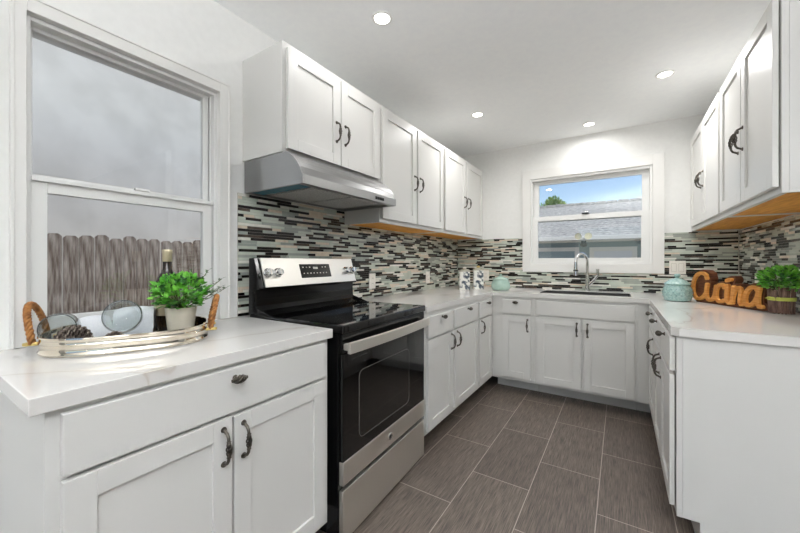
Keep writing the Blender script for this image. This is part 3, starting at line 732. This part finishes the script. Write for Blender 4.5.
# wine glasses lying in the tray
def wine_glass(rim, axis, R_, label):
    e = empty('wine_glass', rim, 0, label, 'wine glass'); A = Vector(axis).normalized(); q_ = A.to_track_quat('Z', 'Y').to_matrix()
    r0 = R_
    B('glass').lathe([(r0, 0), (r0*1.07, -.022), (r0*1.06, -.045), (r0*.86, -.072), (r0*.45, -.090), (.006, -.098), (0, -.097), (r0*.40, -.0875), (r0*.82, -.070), (r0*1.03, -.045), (r0*1.04, -.022), (r0*.975, 0), (r0, 0)], (0, 0, 0), 40, q_).build('bowl', e, smooth=60)
    B('glassrim').tube([q_ @ Vector((r0*.99*math.cos(2*PI*i/40), r0*.99*math.sin(2*PI*i/40), 0)) for i in range(40)], .0016, 6, closed=True).build('rim', e, smooth=60)
wine_glass((.275, -3.332, 1.012), (.93, -.36, .22), .050, 'clear stemless wine glass tipped over in the tray beside the folded napkins')
wine_glass((.150, -3.455, .978), (.90, -.42, .10), .045, 'clear stemless wine glass lying behind the large pine cone in the tray')
# pine cones
def pine_cone(loc, axis, L, r, label):
    e_ = Vector(axis).normalized(); q_ = e_.to_track_quat('Z', 'Y').to_matrix(); m = B('cone')
    m.lathe([(0, -L*.5), (r*.45, -L*.42), (r*.55, -L*.1), (r*.4, L*.25), (0, L*.48)], (0, 0, 0), 12, q_)
    n = 92
    for i in range(n):
        t = i/(n-1); z = -L*.46 + L*.92*t; a = i*2.39996; rr = r*(math.sin(PI*min(1, (t*.80+.16)))**.75)
        d = Vector((math.cos(a), math.sin(a), .42)); d.normalize(); side = Vector((-math.sin(a), math.cos(a), 0)); up = d.cross(side)
        base_ = Vector((math.cos(a)*rr*.35, math.sin(a)*rr*.35, z)); tip = base_ + d*rr*.72; w_ = rr*.36
        vs = [base_-side*w_*.4, base_+side*w_*.4, tip+side*w_*.8, tip+d*w_*.5, tip-side*w_*.8]
        A = [m.bm.verts.new(q_ @ (v_ + up*.0016)) for v_ in vs]; B_ = [m.bm.verts.new(q_ @ (v_ - up*.0016)) for v_ in vs]
        m._f(A); m._f(B_[::-1])
        for k_ in range(5): m._f([A[k_], B_[k_], B_[(k_+1) % 5], A[(k_+1) % 5]])
    o = m.build('pine_cone'); o.location = loc; return tag(o, label, 'pine cone', 'pine cones in the tray')
pine_cone((.224, -3.437, TB+.034), (.55, .83, .05), .092, .036, 'large dark pine cone at the far left end of the tray')
pine_cone((.298, -3.362, TB+.024), (.5, .8, .1), .062, .024, 'small dark pine cone in the tray under the tipped wine glass')
# napkins
def napkin(loc, rz, wd, prof, label):
    m = B('cloth'); th = .005; R = random.Random(3)
    pr_ = [Vector((p[0], p[1])) for p in prof]; off = []
    for i, p in enumerate(pr_):
        t_ = (pr_[min(i+1, len(pr_)-1)] - pr_[max(i-1, 0)]).normalized(); off.append(p + Vector((-t_.y, t_.x))*th)
    ns = 8; G = []
    for k_ in range(ns+1):
        y = -wd/2 + wd*k_/ns; s_ = 1 - .10*abs(2*k_/ns-1)**3
        G.append(([m.bm.verts.new((p.x, y, p.y*s_)) for p in pr_], [m.bm.verts.new((p.x, y, p.y*s_)) for p in off]))
    n = len(pr_)
    for k_ in range(ns):
        (a, b), (c, d) = G[k_], G[k_+1]
        for i in range(n-1): m._f([a[i], a[i+1], c[i+1], c[i]]); m._f([b[i], d[i], d[i+1], b[i+1]])
        m._f([a[0], c[0], d[0], b[0]]); m._f([a[-1], b[-1], d[-1], c[-1]])
    for (a, b) in (G[0], G[-1]):
        for i in range(n-1): m._f([a[i], b[i], b[i+1], a[i+1]])
    o = m.build('folded_napkin', smooth=70); o.location = loc; o.rotation_euler = (0, 0, rz)
    sb = o.modifiers.new('soft', 'SUBSURF'); sb.levels = 1; sb.render_levels = 1
    return tag(o, label, 'napkin', 'white napkins in the tray')
napkin((.112, -3.238, TB+.001), 1.13-PI/2, .118, [(.062, .002), (.055, .06), (.045, .092), (.025, .103), (-.02, .103), (-.035, .092), (-.045, .05), (-.050, .002)], 'white folded napkin standing in the middle of the tray beside the bottle')
napkin((.097, -3.352, TB+.001), 1.48-PI/2, .085, [(.058, .002), (.045, .045), (.020, .078), (.0, .085), (-.018, .076), (-.035, .04), (-.045, .002)], 'white folded napkin in the tray behind the small pine cone')

# ------------------------------------------------------------------ far corner: canisters and mint sugar pot
def canister(x, y, rz, h, knob, label):
    e = empty('storage_canister', (x, y, CT+.0005), rz, label, 'canister', 'patterned canisters in the corner')
    def rr(hw_, r_, k=5):
        o_ = []
        for cx_, cy_, a0 in ((hw_-r_, -hw_+r_, -PI/2), (hw_-r_, hw_-r_, 0), (-hw_+r_, hw_-r_, PI/2), (-hw_+r_, -hw_+r_, PI)):
            for i in range(k): a = a0+PI/2*i/(k-1); o_.append((cx_+r_*math.cos(a), cy_+r_*math.sin(a)))
        return o_
    B('tin').prism(rr(.050, .010), 'z', 0, h).build('tin', e, bev=.002)
    ld_ = B('tinlid').prism(rr(.052, .011), 'z', h+.0005, h+.016).lathe([(.044, h+.016), (.036, h+.024), (.012, h+.027), (0, h+.027)], (0, 0, 0), 24).build('lid', e, bev=.001)
    B(knob).lathe([(0, h+.026), (.012, h+.027), (.018, h+.034), (.019, h+.040), (.014, h+.046), (0, h+.048)], (0, 0, 0), 20).build('knob', ld_, smooth=50)
canister(.325, -.585, .42, .178, 'plate', 'blue and white toile canister with white knob, nearer the range')
canister(.398, -.400, .42, .188, 'gold', 'blue and white toile canister with brass knob, beside the sugar pot')
sp_ = empty('sugar_pot', (.635, -.43, CT+.0005), 0, 'small mint green lidded pot in the far corner by the canisters', 'lidded pot')
B('mint').lathe([(0, 0), (.066, 0), (.078, .006), (.090, .030), (.088, .062), (.074, .094), (.072, .099), (.066, .098), (.064, .09), (0, .09)], (0, 0, 0), 40).build('bowl', sp_, smooth=50)
ld_ = B('mint').lathe([(0, .0995), (.076, .0995), (.078, .103), (.074, .108), (.040, .127), (.012, .137), (0, .138)], (0, 0, 0), 40).build('lid', sp_, smooth=40)
B('mint').lathe([(.008, .136), (.009, .141), (.014, .148), (.013, .156), (0, .159)], (0, 0, 0), 20).build('knob', ld_, smooth=50)

# ------------------------------------------------------------------ right worktop: teal pot, carved word, plant in twigs
tp = empty('lidded_pot', (1.955, -.68, CT+.0005), 0, 'teal embossed lidded pot beside the carved wooden sign', 'lidded pot')
m = B('teal').lathe([(0, 0), (.064, 0), (.074, .005), (.083, .035), (.085, .062), (.079, .092), (.072, .108), (.070, .112), (.066, .110), (.064, .10), (0, .10)], (0, 0, 0), 48)
for i in range(18):
    for row, (rr_, zz) in enumerate(((.0835, .040), (.0848, .060), (.0815, .080))):
        a = 2*PI*(i+.5*(row % 2))/18; m.lathe([(0, -.004), (.0055, 0), (0, .004)], (rr_*math.cos(a), rr_*math.sin(a), zz), 6)
m.build('bowl', tp, smooth=45)
ld_ = B('teal').lathe([(0, .1125), (.074, .1125), (.077, .117), (.073, .124), (.048, .146), (.018, .160), (0, .161)], (0, 0, 0), 48).build('lid', tp, smooth=40)
B('teal').lathe([(.010, .159), (.011, .166), (.018, .172), (.018, .184), (.013, .189), (0, .190)], (0, 0, 0), 20).build('knob', ld_, smooth=50)

STR = {
'C': [[(.118,.152),(.112,.172),(.092,.183),(.068,.185),(.045,.179),(.024,.163),(.008,.140),(-.002,.110),(-.004,.080),(.0,.050),(.010,.026),(.027,.012),(.047,.010),(.070,.015),(.092,.030),(.110,.052)]],
'u': [[(.121,.113),(.115,.080),(.114,.051),(.118,.028),(.128,.015),(.142,.011),(.157,.014),(.172,.027),(.183,.046),(.190,.075),(.193,.102)],[(.193,.104),(.190,.065),(.192,.030)]],
'c': [[(.255,.100),(.248,.113),(.236,.118),(.221,.115),(.208,.105),(.197,.086),(.193,.064),(.193,.042),(.198,.025),(.208,.014),(.221,.010),(.238,.012),(.255,.022)]],
'i': [[(.280,.115),(.275,.085),(.273,.057),(.273,.032),(.279,.016),(.288,.010),(.300,.012)],[(.277,.145),(.290,.150),(.302,.152)]],
'n': [[(.323,.109),(.318,.075),(.315,.044),(.312,.012)],[(.316,.050),(.324,.074),(.334,.094),(.346,.105),(.358,.108),(.368,.103),(.372,.088),(.370,.067),(.366,.040),(.366,.020),(.373,.011),(.386,.012)]],
'a': [[(.478,.100),(.466,.114),(.448,.118),(.430,.111),(.414,.094),(.402,.070),(.398,.046),(.402,.022),(.413,.011),(.428,.011),(.445,.020),(.462,.038),(.475,.064),(.484,.100)],[(.487,.112),(.480,.080),(.477,.050),(.478,.025),(.487,.012),(.502,.012)]]}
def ribbon(m, pts, w_, y0, y1):
    P_ = [Vector(p) for p in pts]; n = len(P_); Lf, Rt = [], []
    for i, p in enumerate(P_):
        t_ = (P_[min(i+1, n-1)] - P_[max(i-1, 0)]).normalized(); nn = Vector((-t_.y, t_.x)); Lf.append(p+nn*w_/2); Rt.append(p-nn*w_/2)
    def cap(c, t_, sg):
        a0 = math.atan2(t_.y, t_.x)*1.0; return [c + Vector((math.cos(a0+sg*PI/2 - sg*PI*k/6*1.0), math.sin(a0+sg*PI/2 - sg*PI*k/6*1.0)))*w_/2 for k in range(1, 6)]
    for i in range(n-1): m.prism([tuple(Rt[i]), tuple(Rt[i+1]), tuple(Lf[i+1]), tuple(Lf[i])], 'y', y0, y1)
    for c in P_: 
        m.prism([(c.x+w_/2*.995*math.cos(2*PI*k/14), c.y+w_/2*.995*math.sin(2*PI*k/14)) for k in range(14)], 'y', y0, y1)
sg_ = empty('carved_word_sign', (2.05, -.66, CT+.001), -1.0985, 'freestanding carved wooden sign reading Cucina on the right worktop', 'sign')
zb = .0115
m = B('signdark')
for k_, st in STR.items():
    for p in st: ribbon(m, [(x, max(z, .0105) + .0125) for x, z in p], .046, .004, .048)
for poly in ([(.0, .05), (.03, .02), (.10, .05), (.115, .15), (.06, .18), (.01, .13)], [(.20, .03), (.25, .02), (.25, .11), (.21, .10)], [(.405, .03), (.43, .015), (.48, .08), (.47, .11), (.42, .10)], [(.12, .03), (.16, .02), (.185, .05), (.185, .09), (.125, .09)], [(.318, .02), (.362, .02), (.366, .10), (.34, .10)]):
    m.prism([(x, z+.0125) for x, z in poly], 'y', .008, .048)
m.prism([(.01, .0), (.49, 0), (.49, .02), (.01, .02)], 'y', .006, .048)
m.build('back_block', sg_)
for k_, st in STR.items():
    m = B('signface')
    for p in st: ribbon(m, [(x, max(z, .0085) + .0125) for x, z in p], .0215, -.012, .0035)
    m.build('letter', sg_)
tw = empty('potted_plant', (2.338, -1.148, CT+.0005), 0, 'bright green plant in a twig-wrapped pot tied with olive ribbon', 'potted plant')
m = B('twig'); R = random.Random(11)
for i in range(42):
    a = 2*PI*i/42 + R.uniform(-.03, .03); r_ = .043 + R.uniform(-.002, .003); z1 = .135 + R.uniform(-.012, .014); da = R.uniform(-.05, .05)
    m.tube([(r_*math.cos(a), r_*math.sin(a), .001+R.uniform(0, .004)), ((r_+.002)*math.cos(a+da*.5), (r_+.002)*math.sin(a+da*.5), z1*.5), ((r_+.004)*math.cos(a+da), (r_+.004)*math.sin(a+da), z1)], R.uniform(.0034, .0050), 6)
m.build('twig_wrap', tw, smooth=60)
B('pot').lathe([(0, .001), (.038, .001), (.039, .122), (.036, .122), (.036, .116), (0, .116)], (0, 0, 0), 30).build('pot', tw, smooth=40)
m = B('ribbon').lathe([(.0505, .068), (.0525, .069), (.0530, .078), (.0525, .087), (.0505, .088)], (0, 0, 0), 40)
m.tube([(-.050, -.02, .078), (-.062, -.034, .086), (-.068, -.026, .08), (-.054, -.016, .078)], .0022, 6)
m.build('ribbon', tw, smooth=50)
foliage('foliage', tw, [('leaf', 8), ('leafdark', 2)], 520, (0, 0, .178), (.092, .088, .066), .024, 33, 16, .12, .047)

# ------------------------------------------------------------------ dining side behind the viewer: uplight bowls added to brighten the ceiling
for (x, y) in ((2.05, -4.25), (3.2, -5.2)):
    e = empty('added_uplight', (x, y, CZ), 0, 'added unseen bowl uplight brightening the ceiling from behind the viewer', 'added fill light', 'added bowl fill lights')
    B('trim').lathe([(0, -.025), (.05, -.022), (.06, 0), (0, 0)], (0, 0, 0), 24).build('canopy', e, smooth=40)
    for k in range(3):
        a = 2*PI*k/3; B('dark').cyl((.20*math.cos(a), .20*math.sin(a), -.80), (.02*math.cos(a), .02*math.sin(a), -.02), .003, 8).build('cord', e)
    B('trim').lathe([(0, -.92), (.10, -.90), (.17, -.86), (.21, -.80), (.205, -.80), (.165, -.85), (.10, -.885), (0, -.90)], (0, 0, 0), 32).build('bowl_shade', e, smooth=60)
    ld = bpy.data.lights.new('bulb', 'AREA'); ld.shape = 'DISK'; ld.size = .26; ld.energy = FILL_BOWL_W; ld.color = (.97, .99, 1)
    lo = link(bpy.data.objects.new('bulb', ld)); lo.parent = e; lo.location = (0, 0, -.84); lo.rotation_euler = (PI, 0, 0)
